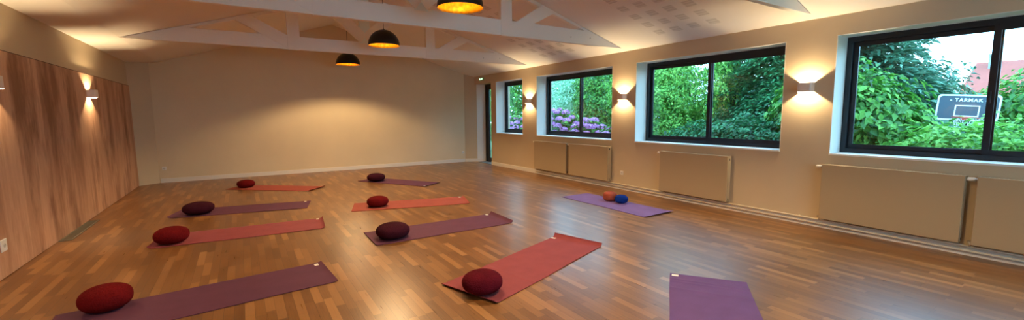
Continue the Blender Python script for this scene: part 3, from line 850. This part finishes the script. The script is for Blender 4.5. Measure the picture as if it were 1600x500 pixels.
def hydrangea(x, y, ry, hz, n_fl, label, seed, hmax=None):
    rg = np.random.default_rng(seed)
    t = thing('hydrangea_bush', label, 'hydrangea bush', (x, y, -.05), group='pink hydrangea bushes outside the far windows')
    bl = [(0, 0, hz*.5, .55, ry, hz*.5)]
    crown('foliage', rg, bl, 3200, .13, M['leaf_mid'], t, .2, .6, .62)
    stems(rg, t, [(rg.normal()*.2, rg.normal()*ry*.4, hz*.6) for _ in range(6)], .012)
    placed = []
    tries = 0
    while len(placed) < n_fl and tries < 4000:
        tries += 1
        a = rg.random()*PI*1.1+PI*.45; v = rg.random()*.95+.05
        el = math.asin(v)
        p = np.array([math.cos(a)*math.cos(el)*.58, math.sin(a)*math.cos(el)*ry, hz*.5+math.sin(el)*hz*.52*(1) - (rg.random()*.12)])
        if any(np.linalg.norm(p-q) < .19 for q in placed): continue
        placed.append(p)
    for p in placed:
        R_ = .10+.035*rg.random()
        k = 110
        d_ = rvec(rg, k); d_[:, 2] = np.abs(d_[:, 2])*1.0-.25*(rg.random(k)); d_ /= np.linalg.norm(d_, axis=1, keepdims=True)
        P = p+d_*R_*np.array([1, 1, .8])
        leaf_mesh('flower_head', P, d_+rvec(rg, k)*.25, rvec(rg, k), np.full(k, .048), np.full(k, .046), M['petal'], t, fold=.05)
    return t
hydrangea(8.35, 10.25, .95, 1.66, 44, 'tall pink violet hydrangea bush at the left of the hydrangea window', 41)
hydrangea(8.20, 8.75, .72, 1.36, 36, 'lower hydrangea bush with lilac pink heads in the right half of the hydrangea window', 42)
hydrangea(8.45, 13.0, 1.1, 1.45, 30, 'hydrangea bush with lilac heads seen through the narrow far window', 43)
hydrangea(8.1, 7.65, .45, 1.25, 16, 'small hydrangea bush at the right end of the hydrangea row', 44)

# basketball backboard
cam_loc = Vector((0, 0, 1.5))
BC = Vector((12.6, 2.27, 1.5+.065))
t = thing('basketball_hoop', 'grey basketball backboard with white border and lettering beyond the shrubs', 'basketball hoop', (BC.x, BC.y, 0))
def fr(bm, w, h, th, x0, x1):
    box(bm, x0, x1, -w/2, w/2, h/2-th, h/2); box(bm, x0, x1, -w/2, w/2, -h/2, -h/2+th)
    box(bm, x0, x1, -w/2, -w/2+th, -h/2+th, h/2-th); box(bm, x0, x1, w/2-th, w/2, -h/2+th, h/2-th)
BW, BH = .92, .54
bd = thing('tmp', None, None)
bpy.data.objects.remove(bd)
bm = nb()
pts = []
for sx, sy in ((1, 1), (-1, 1), (-1, -1), (1, -1)):
    for k in range(5):
        a = {(1, 1): 0, (-1, 1): 90, (-1, -1): 180, (1, -1): 270}[(sx, sy)]+k*22.5
        pts.append((sx*(BW/2-.06)+.06*math.cos(math.radians(a)), sy*(BH/2-.06)+.06*math.sin(math.radians(a))))
prism(bm, pts, lambda p: (0, p[0], p[1]), lambda p: (.03, p[0], p[1]))
board = obj('backboard', bm, M['board'], t)
board.location = (0, 0, BC.z)
board.rotation_euler = (math.radians(4), math.radians(0), math.atan2(BC.y, BC.x)+.1)
bm = nb()
inn = [(p[0]*(BW-.07)/BW, p[1]*(BH-.07)/BH) for p in pts]
n = len(pts)
oa = [bm.verts.new((-.006, p[0]*.985, p[1]*.985)) for p in pts]; ia = [bm.verts.new((-.006, p[0], p[1])) for p in inn]
ob_ = [bm.verts.new((.0, p[0]*.985, p[1]*.985)) for p in pts]; ib = [bm.verts.new((.0, p[0], p[1])) for p in inn]
for i in range(n):
    j = (i+1) % n
    bm.faces.new([oa[i], oa[j], ia[j], ia[i]]); bm.faces.new([oa[i], ob_[i], ob_[j], oa[j]]); bm.faces.new([ia[i], ia[j], ib[j], ib[i]])
obj('border_line', bm, M['boardline'], board)
bm = nb(); fr(bm, .36, .23, .020, -.006, 0)
o = obj('target_square', bm, M['boardline'], board); o.location = (0, 0, -.065)
def text(s, size, y, z):
    cu = bpy.data.curves.new('lettering', 'FONT'); cu.body = s; cu.size = size; cu.extrude = .003; cu.align_x = 'CENTER'; cu.align_y = 'CENTER'
    cu.offset = .004; cu.space_character = 1.25
    tmp = bpy.data.objects.new('tmp_text', cu); C.objects.link(tmp); bpy.context.view_layer.update()
    me = bpy.data.meshes.new_from_object(tmp.evaluated_get(bpy.context.evaluated_depsgraph_get())); bpy.data.objects.remove(tmp)
    me.materials.clear(); me.materials.append(M['boardline'])
    o = bpy.data.objects.new('lettering', me); link(o, board)
    o.rotation_euler = (PI/2, 0, -PI/2); o.location = (-.006, y, z); return o
text('- TARMAK -', .085, 0, .155)
bm = nb(); tube(bm, [(-.28+.22*math.cos(a*PI/12), .22*math.sin(a*PI/12), 0) for a in range(25)], .010, 8, False)
o = obj('rim', bm, M['rim'], board, smooth=True); o.location = (0, 0, -.20)
bm = nb(); box(bm, -.08, 0, -.07, .07, -.05, .02); o = obj('rim_bracket', bm, M['rim'], board); o.location = (0, 0, -.20)
bm = nb()
for k in range(12):
    a = 2*PI*k/12
    for s in (1, -1):
        b2 = a+s*PI/12; b3 = a
        tube(bm, [(-.28+.22*math.cos(a), .22*math.sin(a), 0), (-.28+.17*math.cos(b2), .17*math.sin(b2), -.13), (-.28+.13*math.cos(b3), .13*math.sin(b3), -.27)], .004, 5)
o = obj('net', bm, M['net'], board); o.location = (0, 0, -.20)
bm = nb(); tube(bm, [(.25, .0, -.05), (.25, .0, 1.1), (.05, .0, BC.z-.1)], .04, 12); obj('pole', bm, mat('pole_dark_metal', (.05, .06, .07, 1), .5), t, smooth=True)

# red roofed house beyond the garden
t = thing('house', 'distant house with a red tiled roof and a chimney beyond the garden trees', 'house', (34, 3.65, -.05))
bm = nb(); box(bm, -3, 3, -7, 1.9, 0, 2.2); obj('house_wall', bm, M['exterior'], t)
bm = nb(); prism(bm, [(-3.5, 2.15), (3.5, 2.15), (0, 4.15)], lambda p: (p[0], -7.4, p[1]), lambda p: (p[0], 2.3, p[1])); obj('roof', bm, M['tiles'], t)
bm = nb(); box(bm, -.70, -.40, 1.45, 1.75, 3.3, 4.45); box(bm, -.73, -.37, 1.42, 1.78, 4.42, 4.5)
ch = obj('chimney', bm, paint('chimney_render', lin((150, 160, 170)), .8), t)
bm = nb(); tube(bm, [(-.55, 1.6, 4.49), (-.55, 1.6, 4.8)], .08, 12); obj('chimney_pot', bm, M['tiles'], ch)
bm = nb(); box(bm, -3.02, -2.98, -3.5, -2.3, .9, 2.0); w_ = obj('window', bm, M['frame'], t)

# ------------------------------------------------------------------ sky
w = bpy.data.worlds.new('dusk_sky'); bpy.context.scene.world = w; w.use_nodes = True
nt = w.node_tree; bg = nt.nodes['Background']
tc = nt.nodes.new('ShaderNodeTexCoord'); sp = nt.nodes.new('ShaderNodeSeparateXYZ'); nt.links.new(tc.outputs['Generated'], sp.inputs[0])
rp = nt.nodes.new('ShaderNodeValToRGB'); nt.links.new(sp.outputs[2], rp.inputs[0])
rp.color_ramp.elements[0].position = 0.0; rp.color_ramp.elements[0].color = (.38, .74, 1.0, 1)
rp.color_ramp.elements[1].position = .7; rp.color_ramp.elements[1].color = (.30, .64, 1.0, 1)
nt.links.new(rp.outputs[0], bg.inputs[0]); bg.inputs[1].default_value = 7

# ------------------------------------------------------------------ camera
f, yaw, pitch, roll = 657.018, .570374, .107501, -.0079646
cyw, syw = math.cos(yaw), math.sin(yaw)
fwd = Vector((syw*math.cos(pitch), cyw*math.cos(pitch), -math.sin(pitch)))
right = Vector((cyw, -syw, 0)); up = right.cross(fwd)
r2 = math.cos(roll)*right+math.sin(roll)*up; u2 = -math.sin(roll)*right+math.cos(roll)*up
cd = bpy.data.cameras.new('camera'); cd.sensor_width = 36; cd.lens = 36*f/1600; cd.clip_start = .05; cd.clip_end = 300
co = bpy.data.objects.new('camera', cd); link(co)
co.matrix_world = Matrix(((r2.x, u2.x, -fwd.x, 0), (r2.y, u2.y, -fwd.y, 0), (r2.z, u2.z, -fwd.z, 1.5), (0, 0, 0, 1)))
sc = bpy.context.scene; sc.camera = co
sc.view_settings.view_transform = 'Standard'; sc.view_settings.look = 'None'
sc.view_settings.exposure = 0.32; sc.view_settings.gamma = 1.0; sc.view_settings.use_curve_mapping = False
sc.cycles.use_denoising = True
sc.cycles.max_bounces = 8; sc.cycles.diffuse_bounces = 5; sc.cycles.glossy_bounces = 4; sc.cycles.transparent_max_bounces = 16
sc.cycles.sample_clamp_indirect = 8; sc.cycles.blur_glossy = .5
sc.cycles.caustics_reflective = False; sc.cycles.caustics_refractive = False
